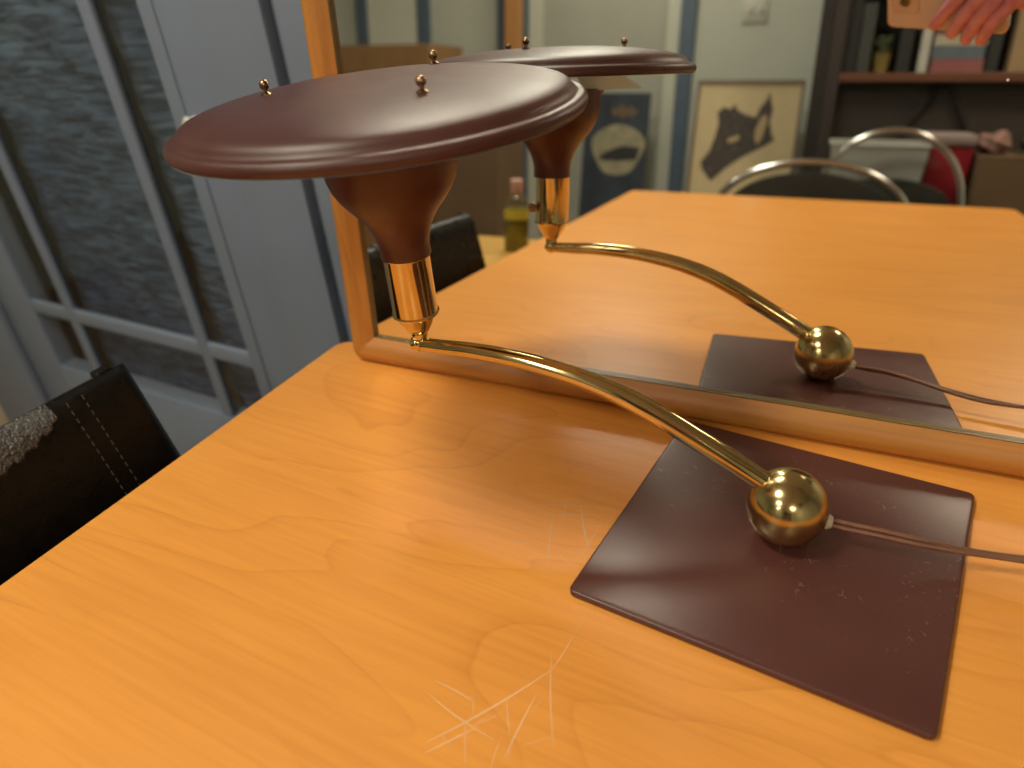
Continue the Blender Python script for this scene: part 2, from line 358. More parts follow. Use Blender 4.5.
for sx in (-.535, .335):
    for sy in (-.985, .50):
        bm = bmesh.new()
        lathe(bm, [(.022, 0), (.024, .01), (.033, H-.12), (.033, H-.0305)], 20, mtx=Matrix.Translation((sx+.1+.02, sy+.2, 0)))
        obj('leg', bm, M['table_dark'], T, True)
# scratches: hair-thin pale marks on the veneer (world xy)
SCR = [((-0.1753, 0.4442), (-0.1507, 0.3958), 1.3), ((-0.1923, 0.2088), (-0.1389, 0.2845), 1.1), ((-0.1389, 0.2845), (-0.1351, 0.3164), .5), ((-0.1351, 0.3164), (-0.133, 0.3335), .4),
       ((-0.2101, 0.2398), (-0.1533, 0.2255), .7), ((-0.2087, 0.2492), (-0.1763, 0.2441), .7), ((-0.1429, 0.216), (-0.1415, 0.2641), .8), ((-0.1447, 0.2992), (-0.1167, 0.2321), .6),
       ((-0.1942, 0.4291), (-0.1746, 0.3653), .5), ((-0.1571, 0.3763), (-0.1526, 0.4321), .6), ((-0.1957, 0.4431), (-0.1585, 0.4617), .5), ((-0.2108, 0.4206), (-0.1414, 0.4443), .6),
       ((-0.2044, 0.4343), (-0.1464, 0.4482), .8), ((-0.1906, 0.4509), (-0.1822, 0.4082), .4), ((-0.19, 0.2021), (-0.1674, 0.2294), .9), ((-0.1603, 0.257), (-0.145, 0.2302), .5),
       ((-0.176, 0.231), (-0.1628, 0.2053), .5), ((-0.1749, 0.3848), (-0.1555, 0.3769), .4), ((-0.1834, 0.4533), (-0.1612, 0.4698), .4)]
for k in range(26):
    cx, cy = ((-.172, .43), (-.165, .235))[k % 3 == 0]; a = random.uniform(0, PI); L = random.uniform(.008, .03)
    x = cx+random.gauss(0, .022); y = cy+random.gauss(0, .018); SCR.append(((x, y), (x+L*math.cos(a), y+L*math.sin(a)), random.uniform(.25, .5)))
bm = bmesh.new(); inv = T.matrix_world.inverted() if False else RM(-.1, -.2, FLOOR).inverted()
for a, b, w in SCR:
    a = Vector(a); b = Vector(b); d = b-a; nn = Vector((-d.y, d.x)).normalized(); N = 8; pl = []; pr = []; bow = random.uniform(-.03, .03)*d.length
    for i in range(N+1):
        t = i/N; c = a+d*t+nn*bow*math.sin(PI*t); ww = w*.00055*(.25+.75*math.sin(PI*t))
        for sgn, lst in ((1, pl), (-1, pr)):
            q = c+nn*ww*sgn; lst.append(bm.verts.new(inv @ Vector((q.x, q.y, .00012))))
    for i in range(N): bm.faces.new((pl[i], pr[i], pr[i+1], pl[i+1]))
m, n_, l_, b_ = nt('scratched_lacquer'); b_.inputs['Base Color'].default_value = (1., .74, .46, 1); b_.inputs['Roughness'].default_value = .6; b_.inputs['Alpha'].default_value = .62
s_ = obj('scratches', bm, m, T); s_['kind'] = 'stuff'; s_['label'] = 'pale hairline scratches in the lacquer'

# ------------------------------------------------------------------ leaning mirror
MN = Vector((-.0135, -.9948, .1014)).normalized(); MX = Vector((.9999, -.0136, 0)).normalized(); MX = (MX-MN*MX.dot(MN)).normalized(); MU = MN.cross(MX)
if MU.z < 0: MU = -MU
MM = Matrix(((MX.x, MU.x, MN.x, 0), (MX.y, MU.y, MN.y, .5990), (MX.z, MU.z, MN.z, 0), (0, 0, 0, 1)))
WM = thing('wall_mirror', 'large mirror in a rounded honey wood frame leaning behind the lamp', 'mirror', matrix=MM)
mx0, mx1, my0, my1 = -.512, .42, .0014, 1.25; FWD = .0285
obj('mirror_glass', bx(mx0+FWD-.006, mx1-FWD+.006, my0+FWD-.006, my1-FWD+.006, -.005, 0), M['mirror'], WM)
PROF = [(1, -.012), (1, .006), (.98, .0088), (.93, .0110), (.82, .0130), (.66, .0142), (.48, .0138), (.32, .0120), (.18, .0092), (.08, .0066), (.03, .0058), (0, .0050), (0, -.0005), (-.15, -.0005), (-.15, -.012)]
def side(name, m, which):
    """one mitred rail of the frame"""
    bm = bmesh.new(); rows = []
    nseg = 6
    for u, a in PROF:
        off = u*FWD; r = .013*max(u, 0)
        x0, x1, y0_, y1_ = mx0+FWD-off, mx1-FWD+off, my0+FWD-off, my1-FWD+off
        def arc(cx, cy, a0, a1): return [(cx+r*math.cos(a0+(a1-a0)*k/nseg), cy+r*math.sin(a0+(a1-a0)*k/nseg)) for k in range(nseg+1)]
        if which == 'bottom': pts = arc(x0+r, y0_+r, 1.25*PI, 1.5*PI)+[(x0+r+(x1-x0-2*r)*k/12, y0_) for k in range(1, 12)]+arc(x1-r, y0_+r, 1.5*PI, 1.75*PI)
        if which == 'top': pts = arc(x1-r, y1_-r, .25*PI, .5*PI)+arc(x0+r, y1_-r, .5*PI, .75*PI)
        if which == 'left': pts = arc(x0+r, y1_-r, .75*PI, PI)+[(x0, y1_-r-(y1_-y0_-2*r)*k/12) for k in range(1, 12)]+arc(x0+r, y0_+r, PI, 1.25*PI)
        if which == 'right': pts = arc(x1-r, y0_+r, -.25*PI, 0)+arc(x1-r, y1_-r, 0, .25*PI)
        rows.append([bm.verts.new((x, y, a)) for x, y in pts])
    for a, b in zip(rows, rows[1:]+rows[:1]):
        for i in range(len(a)-1): bm.faces.new((a[i], a[i+1], b[i+1], b[i]))
    bmesh.ops.recalc_face_normals(bm, faces=bm.faces)
    return obj(name, bm, m, WM, True)
side('frame_rail', M['frame'], 'bottom'); side('frame_rail', M['frame'], 'top'); side('frame_rail', M['frame_y'], 'left'); side('frame_rail', M['frame_y'], 'right')
bm = bmesh.new(); a0, a1, b0, b1 = mx0+FWD, mx1-FWD, my0+FWD, my1-FWD
for q in ((a0, a1, b0, b0+.0008), (a0, a1, b1-.0008, b1), (a0, a0+.0008, b0+.0008, b1-.0008), (a1-.0008, a1, b0+.0008, b1-.0008)): box(bm, q[0], q[1], q[2], q[3], .0002, .0046)
obj('inner_liner', bm, mat('dark_olive_liner', (.16, .10, .03), .4), WM)['label'] = 'dark olive brown liner along the glass'
# a speck of dust on the glass, drawn as a white bead
FK = o+(FW+R*((1008-512)/743.1)-U*((80-384)/743.1))*1.; dd = (FK-o); tq = (Vector((0, .599, 0))-o).dot(MN)/dd.dot(MN); FK = MM.inverted() @ (o+dd*tq)
obj('dust_fleck', ball(bmesh.new(), (FK.x, FK.y, .0002), .0009, 12, 8, .5), M['white_enamel'], WM)['label'] = 'tiny white fleck on the glass'
obj('backing_board', bx(mx0+.02, mx1-.02, my0+.02, my1-.02, -.0115, -.0055), M['tan_wood'], WM)

# ------------------------------------------------------------------ desk lamp
BC = Vector((-.0148, .4564, 0)); PV = Vector((-.3277, .4668, .1218)); SH = Vector((-.3280, .4701, .3113))
SN = Vector((-.0261, .0247, 1)).normalized()
LAMP = thing('desk_lamp', 'vintage maroon saucer shade desk lamp with brass arm on the table', 'lamp', loc=(BC.x, BC.y, 0))
def L(p): return Vector(p)-Vector((BC.x, BC.y, 0))
def LT(x, y, z): return Matrix.Translation(L((x, y, z)))
k = .9935
PA = [(-.1526, .3503), (-.1209, .5879), (.1202, .5557), (.0885, .3182)]
poly = [tuple((Vector((*p, 0))*k-Vector((BC.x, BC.y, 0))).xy) for p in PA]
bm = slab(bmesh.new(), rounded(poly, .0055, 6), .0002, .0058, .0016)
obj('base_plate', bm, M['plate'], LAMP, True)
# brass ball on a thin collar
rb = .0296; zc = .0342
bm = bmesh.new(); pr = []
for i in range(41):
    a = -PI/2+.34+(PI-.34)*i/40; pr.append((max(rb*math.cos(a), 0), zc+rb*math.sin(a)))
pr[-1] = (0, zc+rb)
lathe(bm, pr, 72)
obj('brass_ball', bm, M['brass_ball'], LAMP, True)
# arm: tapered tube
AP = [(-.3250, .4666, .1213), (-.3000, .4659, .1222), (-.2724, .465, .1237), (-.2381, .4638, .1232), (-.2055, .4627, .1203), (-.1737, .4617, .1150), (-.1435, .4607, .1063), (-.1139, .4597, .0940), (-.0849, .4587, .0796), (-.0561, .4578, .0649), (-.0360, .4571, .0540), (-.0250, .4568, .0480)]
pts = catmull([L(p) for p in AP], 8); N = len(pts)
def ar(t): return .0058+(.0084-.0058)*min(1, t*1.7)**.8
bm = tube(bmesh.new(), pts, [ar(i/(N-1)) for i in range(N)], 32)
obj('arm', bm, M['brass'], LAMP, 'all')
# pivot ball, cone, socket tube
hx, hy = -.3262, .4690
bm = bmesh.new(); ball(bm, L((PV.x, PV.y, PV.z)), .0074, 24, 16); obj('pivot_ball', bm, M['brass'], LAMP, 'all')
bm = lathe(bmesh.new(), [(.0052, .1268), (.0066, .1276), (.0070, .1300), (.0066, .1318), (.0084, .1330), (.0120, .1392), (.0168, .1478), (.0188, .1500)], 48, mtx=LT(hx, hy, 0)); obj('socket_cone', bm, M['brass'], LAMP, True)
bm = lathe(bmesh.new(), [(.0188, .1500), (.0199, .1504), (.0201, .1516), (.0193, .1524), (.0189, .1528), (.0189, .2015), (.0196, .2030)], 64, mtx=LT(hx, hy, 0)); obj('socket_tube', bm, M['brass'], LAMP, True)
# rotary switch on the far side of the socket
sd = Vector((-.80, .60, 0)).normalized()
sm = Matrix.Translation(L((hx, hy, .168))+sd*.0185) @ sd.to_track_quat('Z', 'Y').to_matrix().to_4x4()
bm = lathe(bmesh.new(), [(.0030, 0), (.0030, .0015), (.0052, .0025), (.0058, .0060), (.0046, .0085), (0, .0092)], 20, mtx=sm); obj('switch_knob', bm, M['bronze'], LAMP, True)
# funnel shaped bowl
BP = [(.0178, .2020), (.0204, .2020), (.0206, .2032), (.0203, .2080), (.0207, .2140), (.0218, .2190), (.0240, .2260), (.0275, .2330), (.0325, .2400), (.0385, .2470), (.0440, .2545), (.0480, .2620), (.0502, .2700), (.0514, .2780), (.0520, .2860), (.0520, .2950), (.0505, .2950), (.0505, .2860), (.0488, .2710), (.0425, .2560), (.0300, .2400), (.0220, .2260), (.0190, .2130)]
bm = lathe(bmesh.new(), BP, 96, cap0=False, cap1=False, mtx=LT(-.3270, .4703, 0)); obj('reflector_bowl', bm, M['bowl'], LAMP, True)
# saucer shade
SQ = Vector((0, 0, 1)).rotation_difference(SN).to_matrix().to_4x4()
def ST_(x=0, y=0, z=0): return Matrix.Translation(L(SH)) @ SQ @ Matrix.Translation((x, y, z))
SP = [(0, .0248), (.020, .0247), (.040, .0243), (.060, .0234), (.080, .0219), (.098, .0199), (.112, .0179), (.122, .0161), (.131, .0139), (.1365, .0120), (.1398, .0099), (.1418, .0074), (.1430, .0054), (.1445, .0045), (.1460, .0045), (.1480, .0041), (.1498, .0029), (.1508, .0010), (.1511, -.0012), (.1505, -.0033), (.1490, -.0046), (.1482, -.0048)]
SPi = [(.1493, -.0052), (.1478, -.0054), (.1462, -.0040), (.1435, .0020), (.1385, .0060), (.130, .0105), (.112, .0150), (.080, .0196), (.040, .0222), (0, .0228)]
bm = bmesh.new(); lathe(bm, SP, 144, False, False, mtx=ST_()); shade = obj('lamp_shade', bm, M['maroon'], LAMP, 'all')
bm = bmesh.new(); lathe(bm, SPi, 144, False, False, mtx=ST_()); obj('shade_lining', bm, M['white_enamel'], LAMP, 'all')['label'] = 'white inside face of the shade'
# three ball screws hold the saucer over the bowl
for a in (-33.6, 86.4, 206.4):
    a = math.radians(a); K = ST_(.0783*math.cos(a), .0783*math.sin(a), .0219)
    bm = bmesh.new(); ball(bm, (0, 0, .0068), .0036, 20, 12)
    for v in bm.verts: v.co = K @ v.co
    lathe(bm, [(.0042, 0), (.0042, .0006), (.0030, .0014), (.0016, .0022), (.0015, .0044)], 20, mtx=K); obj('shade_knob', bm, M['bronze'], LAMP, True)
    kp = K @ Vector((0, 0, -.002)); c_ = math.cos(a); s__ = math.sin(a)
    bm = tube(bmesh.new(), [L((-.3270+.0512*c_, .4703+.0512*s__, .289)), L((-.3270+.0590*c_, .4703+.0590*s__, .300)), Vector((kp.x, kp.y, .306)), kp], .0022, 10); obj('bracket', bm, M['bronze'], LAMP, True)
# white reflector sheet tucked between bowl and saucer
qs = [(-.2505, .4710, .3080), (-.2285, .4716, .2958), (-.290, .4722, .2930), (-.300, .4716, .3065)]
bm = bmesh.new(); vs = [bm.verts.new(L(q)) for q in qs]; f = bm.faces.new(vs); r = bmesh.ops.extrude_face_region(bm, geom=[f])
for v in [e for e in r['geom'] if isinstance(e, bmesh.types.BMVert)]: v.co += Vector((0, -.0006, .0016))
bmesh.ops.recalc_face_normals(bm, faces=bm.faces)
obj('reflector_sheet', bm, mat('white_plastic_cool_tint', (.66, .84, 1.), .35), LAMP)['label'] = 'white sheet under the saucer'  # blue put into the white sheet's colour against orange light off the table
# cord: two strands twisted about each other, from a grommet in the ball
CP = [(.0120, .4588, .0262), (.0168, .4586, .0257), (.0296, .4588, .0250), (.0502, .4596, .0244), (.0778, .4630, .0208), (.1047, .4680, .0172), (.1316, .4730, .0150), (.1550, .4760, .0150), (.1900, .4790, .0160), (.2400, .4850, .0150), (.3200, .5000, .0060), (.3600, .5100, .0034), (.4000, .5200, .0034)]
cp = catmull([L(p) for p in CP], 14)
for ph in (0, PI):
    q = []
    for i, p_ in enumerate(cp):
        d = (cp[min(i+1, len(cp)-1)]-cp[max(i-1, 0)]).normalized(); u1 = (Vector((0, 0, 1))-d*d.z).normalized(); u2 = d.cross(u1)
        a = ph+1.2+.9*math.sin(i*.055)+i*.012; fl = min(1, max(.25, (p_.z-.001)/.004))
        q.append(p_+(u1*math.cos(a)*fl+u2*math.sin(a))*.0020)
    obj('cord_strand', tube(bmesh.new(), q, .0019, 10), M['cord'], LAMP, 'all')
gm = Matrix.Translation(L((.0118, .4586, .0262))) @ Vector((1, .05, -.12)).normalized().to_track_quat('Z', 'Y').to_matrix().to_4x4()
obj('cord_grommet', lathe(bmesh.new(), [(.0058, 0), (.0060, .0030), (.0046, .0056), (.0030, .0062)], 20, mtx=gm), M['grommet'], LAMP, True)['label'] = 'cream nylon grommet'

# ------------------------------------------------------------------ black leatherette chair at the left of the table
CH = thing('dining_chair', 'black leatherette dining chair with stitched back at the left table edge', 'chair', matrix=RM(-.70, .15, FLOOR))
def ch(s, t, z): return Vector((s+.70, t-.15, z-FLOOR))
def padded(bm, P, nu, nv, thick):
    """soft slab: P(u,v) -> centre point and normal"""
    g = []
    for sgn in (1, -1):
        rows = []
        for j in range(nv+1):
            v = j/nv; row = []
            for i in range(nu+1):
                u = i/nu; c, n = P(u, v)
                e = min(1, min(u, 1-u)*nu/2.5)*1.; e2 = min(1, min(v, 1-v)*nv/2.5)
                h = thick*(1-(1-e)**2*.75)*(1-(1-e2)**2*.75)
                row.append(bm.verts.new(c+n*sgn*h))
            rows.append(row)
        g.append(rows)
    for k, rows in enumerate(g):
        for j in range(nv):
            for i in range(nu):
                f = (rows[j][i], rows[j][i+1], rows[j+1][i+1], rows[j+1][i]); bm.faces.new(f if k == 0 else f[::-1])
    A, B = g
    for i in range(nu):
        bm.faces.new((A[0][i], B[0][i], B[0][i+1], A[0][i+1])); bm.faces.new((A[nv][i+1], B[nv][i+1], B[nv][i], A[nv][i]))
    for j in range(nv):
        bm.faces.new((A[j+1][0], B[j+1][0], B[j][0], A[j][0])); bm.faces.new((A[j][nu], B[j][nu], B[j+1][nu], A[j+1][nu]))
    bmesh.ops.recalc_face_normals(bm, faces=bm.faces); return bm
t0, t1, zt, zb = -.065, .370, .068, -.32
def back(u, v):
    z = zb+(zt-zb)*v; lean = (z-.07)*-.26
    bow = -.010*(1-(2*u-1)**2)
    wdn = 1+(zt-z)*.10
    tt = (t0+t1)/2+(t1-t0)*(u-.5)*wdn
    return ch(-.703+lean+bow, tt, z), Vector((1, 0, .25)).normalized()
obj('backrest', padded(bmesh.new(), back, 60, 44, .014), M['black_vinyl'], CH, 'all')
# worn, cracked skin along the top of the backrest; its sheen is part colour
bm = bmesh.new(); NU, NW = 70, 14; rows = []
for i in range(NU+1):
    u = .42+.385*i/NU; dep = .030+.062*max(0, math.sin(PI*min(1, max(0, (u-.42)/.40))))**.8+.005*math.sin(i*.9)+.004*math.sin(i*2.3+1)
    row = []
    for k in range(-3, NW+1):
        if k < 0: v, sg = 1+k*.012, -1
        else: v, sg = 1-dep*k/NW, 1
        c, n = back(u, v); e2 = min(1, (1-v)*44/2.5); h = .014*(1-(1-e2)**2*.75)
        edge = 0 if k in (-3, NW) else .0009
        row.append(bm.verts.new(c+n*sg*(h+edge-(.0006 if not edge else 0))+Vector((0, 0, edge*(1-e2)*1.6))))
    rows.append(row)
for a, b in zip(rows, rows[1:]):
    for k in range(len(a)-1): bm.faces.new((a[k], a[k+1], b[k+1], b[k]))
bmesh.ops.recalc_face_normals(bm, faces=bm.faces)
obj('worn_patch', bm, M['crackle'], CH, 'all')['label'] = 'cracked shiny worn strip along the top of the backrest'
for uu in (.836, .872):
    bm = bmesh.new()
    for kx in range(44):
        v0 = .985-kx*.0225; c0, n = back(uu, v0); c1, n = back(uu, v0-.0125)
        tube(bm, [c0+n*.0142, c1+n*.0142], .0006, 5)
    obj('stitching', bm, M['stitch'], CH)['label'] = 'row of grey stitches'
for sgn, uu in ((1, .955), (-1, .045)):
    c, n = back(uu, 1.); bm = bx(-.007, .007, -.010, .008, -.006, .0022, bev=.002, seg=3)
    for v in bm.verts: v.co += c+Vector((-.004, 0, .001))
    obj('corner_cap', bm, M['black_vinyl'], CH, True)
def seatp(u, v): return Vector((-.005+.42*u, -.215+.43*v, .455+.006*math.sin(PI*u)*math.sin(PI*v))), Vector((0, 0, 1))
obj('seat', padded(bmesh.new(), seatp, 24, 24, .028), M['black_vinyl'], CH, 'all')
for sx, sy in ((.02, -.19), (.02, .19)):
    obj('leg', tube(bmesh.new(), [(sx-.05, sy, .002), (sx+.035, sy, .43), (sx+.028, sy, .56)], .013, 12), M['chair_metal'], CH, True)
for sx, sy in ((.39, -.19), (.39, .19)):
    obj('leg', tube(bmesh.new(), [(sx+.02, sy, .002), (sx, sy, .43)], .013, 12), M['chair_metal'], CH, True)

# ------------------------------------------------------------------ things seen in the mirror: chairs
def hoop_chair(label, s, t, rot, top, a, b, pad=True):
    c = thing('chrome_chair', label, 'chair', matrix=RM(s, t, FLOOR, rot), group='chrome hoop chairs beyond the table')
    zt_ = top-FLOOR; zc_ = zt_-b; r = .0115
    pts = [(-a*.93, .02, .46)]+[(a*math.cos(PI-PI*i/28), -.02*math.sin(PI*i/28), zc_+b*math.sin(PI*i/28)) for i in range(29)]+[(a*.93, .02, .46)]
    obj('back_hoop', tube(bmesh.new(), catmull(pts, 3), r, 14), M['chrome'], c, 'all')
    hgt = b-.032 if pad else b*.35
    bm = bmesh.new(); n = 28; f = []; k_ = []
    for i in range(n+1):
        an = PI*i/n; x = (a-.03)*math.cos(an); z = zc_+hgt*math.sin(an); f.append(bm.verts.new((x, .012-.02*math.sin(an), z))); k_.append(bm.verts.new((x, -.014-.02*math.sin(an), z)))
    lo = [(a-.04, -.16), (a*.55, -.21), (-a*.55, -.21), (-a+.04, -.16)]
    lo = [(x*-1, z) for x, z in lo]
    for x, z in lo: f.append(bm.verts.new((x, .012, zc_+z))); k_.append(bm.verts.new((x, -.014, zc_+z)))
    bm.faces.new(f); bm.faces.new(k_[::-1]); m_ = len(f)
    for i in range(m_): bm.faces.new((f[i], k_[i], k_[(i+1) % m_], f[(i+1) % m_]))
    bmesh.ops.recalc_face_normals(bm, faces=bm.faces); obj('backrest', bm, M['black_pad'], c)
    bm = lathe(bmesh.new(), [(0, .425), (.19, .425), (.205, .44), (.205, .46), (.185, .48), (0, .488)], 40, mtx=Matrix.Translation((0, .20, 0))); obj('seat', bm, M['black_pad'], c, True)
    for x, y in ((-a*.93, .02), (a*.93, .02)): obj('leg', tube(bmesh.new(), [(x, y, .46), (x*1.02, y-.06, .002)], .0115, 12), M['chrome'], c, True)
    for x, y in ((-.17, .36), (.17, .36)): obj('leg', tube(bmesh.new(), [(x, y-.04, .44), (x*1.1, y, .002)], .0115, 12), M['chrome'], c, True)
    obj('seat_ring', tube(bmesh.new(), [(.2*math.cos(2*PI*i/32), .2+.2*math.sin(2*PI*i/32), .432) for i in range(33)], .0105, 10), M['chrome'], c, 'all')
    return c
hoop_chair('chrome hoop chair with black padded back facing the far table end', -.095, -1.30, 0, .078, .285, .16)
hoop_chair('chrome hoop chair standing empty in front of the grey mesh bin', .160, -1.76, .06, .156, .235, .250, pad=False)

# bookcase
BK = thing('bookcase', 'tall dark bookcase with a reddish shelf board seen in the mirror', 'bookcase', matrix=RM(.5, -2.66, FLOOR))
def bk(name, s0, s1, a, b_, z0, z1, m, bev=.002): return obj(name, bx(s0-.5, s1-.5, a+2.66, b_+2.66, z0-FLOOR, z1-FLOOR, bev=bev), m, BK)
bk('side_panel', -.155, -.105, -2.88, -2.42, FLOOR, 1.35, M['ebony']); bk('side_panel', 1.10, 1.14, -2.88, -2.42, FLOOR, 1.35, M['ebony'])
bk('face_stile', -.104, -.050, -2.47, -2.425, FLOOR, 1.35, M['back_board'])
bk('shelf', -.104, 1.099, -2.85, -2.43, .317, .352, M['shelf_wood']); bk('shelf', -.104, 1.099, -2.85, -2.43, .80, .83, M['shelf_wood']); bk('shelf', -.104, 1.099, -2.85, -2.43, -.16, -.13, M['shelf_wood'])
bk('top_board', -.155, 1.14, -2.88, -2.42, 1.351, 1.38, M['ebony']); bk('back_panel', -.104, 1.099, -2.88, -2.86, FLOOR, 1.349, M['back_board'])
bk('cupboard_door', -.048, 1.098, -2.52, -2.50, -.128, .315, M['back_board'])
for x0, x1 in ((.345, .20), (.375, .52)):
    bm = bmesh.new(); tube(bm, [(x0-.5, 2.66-2.488, .31-FLOOR), (x1-.5, 2.66-2.488, .05-FLOOR)], .014, 4); obj('door_brace', bm, M['ebony'], BK)

def bxthing(name, label, cat, m, s, t, z, w, d, h, rot=0, group=None, bev=.002):
    ob = obj(name, bx(-w/2, w/2, -d/2, d/2, 0, h, bev=bev), m); place(ob, s, t, z, rot); return tag(ob, label, cat, group)
SZ = .3525
def book(name, label, col, s, t, z, w, d, h, upright=False, rot=0, group='books on the bookcase shelf'):
    b = thing(name, label, 'book', matrix=RM(s, t, z, rot), group=group)
    cv = mat('cover_'+name, col, .5, var=.08)
    if upright:
        bm = bmesh.new(); box(bm, -w/2, -w/2+.003, -d/2, d/2, 0, h); box(bm, w/2-.003, w/2, -d/2, d/2, 0, h); box(bm, -w/2+.003, w/2-.003, d/2-.003, d/2, 0, h); obj('cover', bm, cv, b)
        obj('pages', bx(-w/2+.0032, w/2-.0032, -d/2+.004, d/2-.0035, .003, h-.004), PAGES, b)
    else:
        bm = bmesh.new(); box(bm, -w/2, w/2, -d/2, d/2, 0, .003); box(bm, -w/2, w/2, -d/2, d/2, h-.003, h); box(bm, -w/2, w/2, d/2-.003, d/2, .003, h-.003); obj('cover', bm, cv, b)
        obj('pages', bx(-w/2+.004, w/2-.004, -d/2+.004, d/2-.0035, .0032, h-.0032), PAGES, b)
    return b
PAGES = mat('page_paper', (.55, .52, .44), .9)
book('hardback_book', 'tall pale grey book standing upright left of the book stack', (.42, .42, .38), .262, -2.56, SZ, .034, .17, .225, True)
zz = SZ
for lab, col, h in (('dusty pink book at the bottom of the shelf stack', (.24, .085, .085), .050), ('blue grey book lying second from bottom in the stack', (.10, .125, .155), .052),
                    ('cream book lying in the middle of the shelf stack', (.36, .34, .26), .040), ('brown red book near the top of the shelf stack', (.14, .06, .05), .040), ('pale grey book on top of the shelf stack', (.34, .33, .30), .035)):
    book('stacked_book', lab, col, .385+random.uniform(-.004, .004), -2.57, zz, .190, .20, h-.001); zz += h
for k_, (s_, w_, c_, lab, h_) in enumerate(((-.022, .05, (.030, .033, .034), 'black binder standing against the bookcase side panel', .29), (.035, .05, (.045, .05, .045), 'dark green grey binder second from the bookcase side', .27),
                                     (.190, .05, (.020, .022, .022), 'black binder just left of the pale upright book', .24), (.515, .045, (.022, .026, .024), 'black binder between the book stack and the tan carton', .30))):
    book('binder', lab, c_, s_, -2.60, SZ, w_, .2, h_, True, group='binders on the bookcase shelf')
pot = thing('herb_pot', 'small green and yellow pot between dark binders on the shelf', 'pot', matrix=RM(.110, -2.56, SZ))
obj('pot', lathe(bmesh.new(), [(0, 0), (.030, 0), (.042, .075), (.045, .080), (.040, .080), (0, .074)], 24), mat('dull_yellow_pot', (.23, .17, .05), .6), pot, True)
bm = bmesh.new()
for k_ in range(34):
    a = random.uniform(0, 2*PI); r_ = random.uniform(.005, .035); z_ = random.uniform(.085, .14)
    g = bmesh.ops.create_icosphere(bm, subdivisions=1, radius=random.uniform(.008, .014))
    for v in g['verts']: v.co = Vector((v.co.x+r_*math.cos(a), v.co.y+r_*math.sin(a), v.co.z*.6+z_))
    
obj('foliage', bm, mat('dull_green_leaves', (.09, .11, .05), .7, var=.3), pot)
def carton(name, label, m, s, t, z, w, d, h, rot=0):
    c = thing(name, label, 'box', matrix=RM(s, t, z, rot))
    obj('carton_body', bx(-w/2, w/2, -d/2, d/2, 0, h-.004, bev=.003), m, c)
    bm = bmesh.new(); box(bm, -w/2-.001, -.002, -d/2-.001, d/2+.001, h-.0035, h); box(bm, .002, w/2+.001, -d/2-.001, d/2+.001, h-.0035, h); obj('flap', bm, m, c)
    return c
carton('cardboard_box', 'tan cardboard box at the right end of the bookcase shelf', M['carton2'], .705, -2.60, SZ, .27, .26, .30)

# low bench with bin, red box and carton
BN = thing('low_bench', 'low dark bench under the mesh bin and boxes beyond the table', 'bench', matrix=RM(.35, -2.05, FLOOR))
obj('bench_top', bx(-.55, .55, -.22, .22, .46, .50, bev=.004), M['walnut'], BN)
for x in (-.5, .5):
    for y in (-.17, .17): obj('leg', bx(x-.02, x+.02, y-.02, y+.02, .001, .4595), M['walnut'], BN)
BZ = -.2495
# mesh bin
BI = thing('mesh_bin', 'pale grey perforated bin behind the chrome hoop chairs', 'bin', matrix=RM(.120, -2.03, BZ))
def perforated():
    m, n, l, b = nt('perforated_grey_metal'); tc = n.new('ShaderNodeTexCoord')
    v = n.new('ShaderNodeTexVoronoi'); v.inputs['Scale'].default_value = 85; v.inputs['Randomness'].default_value = 0; l.new(tc.outputs['Object'], v.inputs['Vector'])
    r = n.new('ShaderNodeValToRGB'); e = r.color_ramp.elements; e[0].position = .25; e[0].color = (.26, .26, .23, 1); e[1].position = .38; e[1].color = (.46, .46, .42, 1); l.new(v.outputs['Distance'], r.inputs['Fac']); l.new(r.outputs['Color'], b.inputs['Base Color'])
    b.inputs['Roughness'].default_value = .45; b.inputs['Metallic'].default_value = .2; return m
bm = bmesh.new()
def frus(bm, w0, d0, w1, d1, z0, z1):
    a = [bm.verts.new((x*w0/2, y*d0/2, z0)) for x, y in ((-1, -1), (1, -1), (1, 1), (-1, 1))]; b = [bm.verts.new((x*w1/2, y*d1/2, z1)) for x, y in ((-1, -1), (1, -1), (1, 1), (-1, 1))]
    for i in range(4): j = (i+1) % 4; bm.faces.new((a[i], a[j], b[j], b[i]))
    return a, b
a, b = frus(bm, .27, .20, .335, .25, 0, .345); bm.faces.new(a[::-1]); a2, b2 = frus(bm, .262, .192, .327, .242, .006, .345)
for i in range(4): j = (i+1) % 4; bm.faces.new((b[i], b[j], b2[j], b2[i]))
bm.faces.new(a2); bmesh.ops.recalc_face_normals(bm, faces=bm.faces)
obj('bin_body', bm, perforated(), BI)
obj('rim', tube(bmesh.new(), [(.1675*x, .125*y, .345) for x, y in ((-1, -1), (1, -1), (1, 1), (-1, 1), (-1, -1))], .006, 8), mat('grey_rim', (.38, .38, .34), .4), BI)
RB = thing('storage_tub', 'red storage tub with a white lid between bin and carton', 'tub', matrix=RM(.368, -2.10, BZ))
obj('tub_body', bx(-.072, .072, -.10, .10, 0, .345, bev=.008), mat('red_plastic', (.20, .006, .012), .35), RB, True)
obj('lid', bx(-.078, .078, -.106, .106, .3455, .385, bev=.008), mat('white_pink_plastic', (.28, .22, .21), .4), RB, True)
carton('cardboard_box', 'brown cardboard box on the bench right of the red tub', M['carton'], .590, -2.08, BZ, .27, .28, .315)
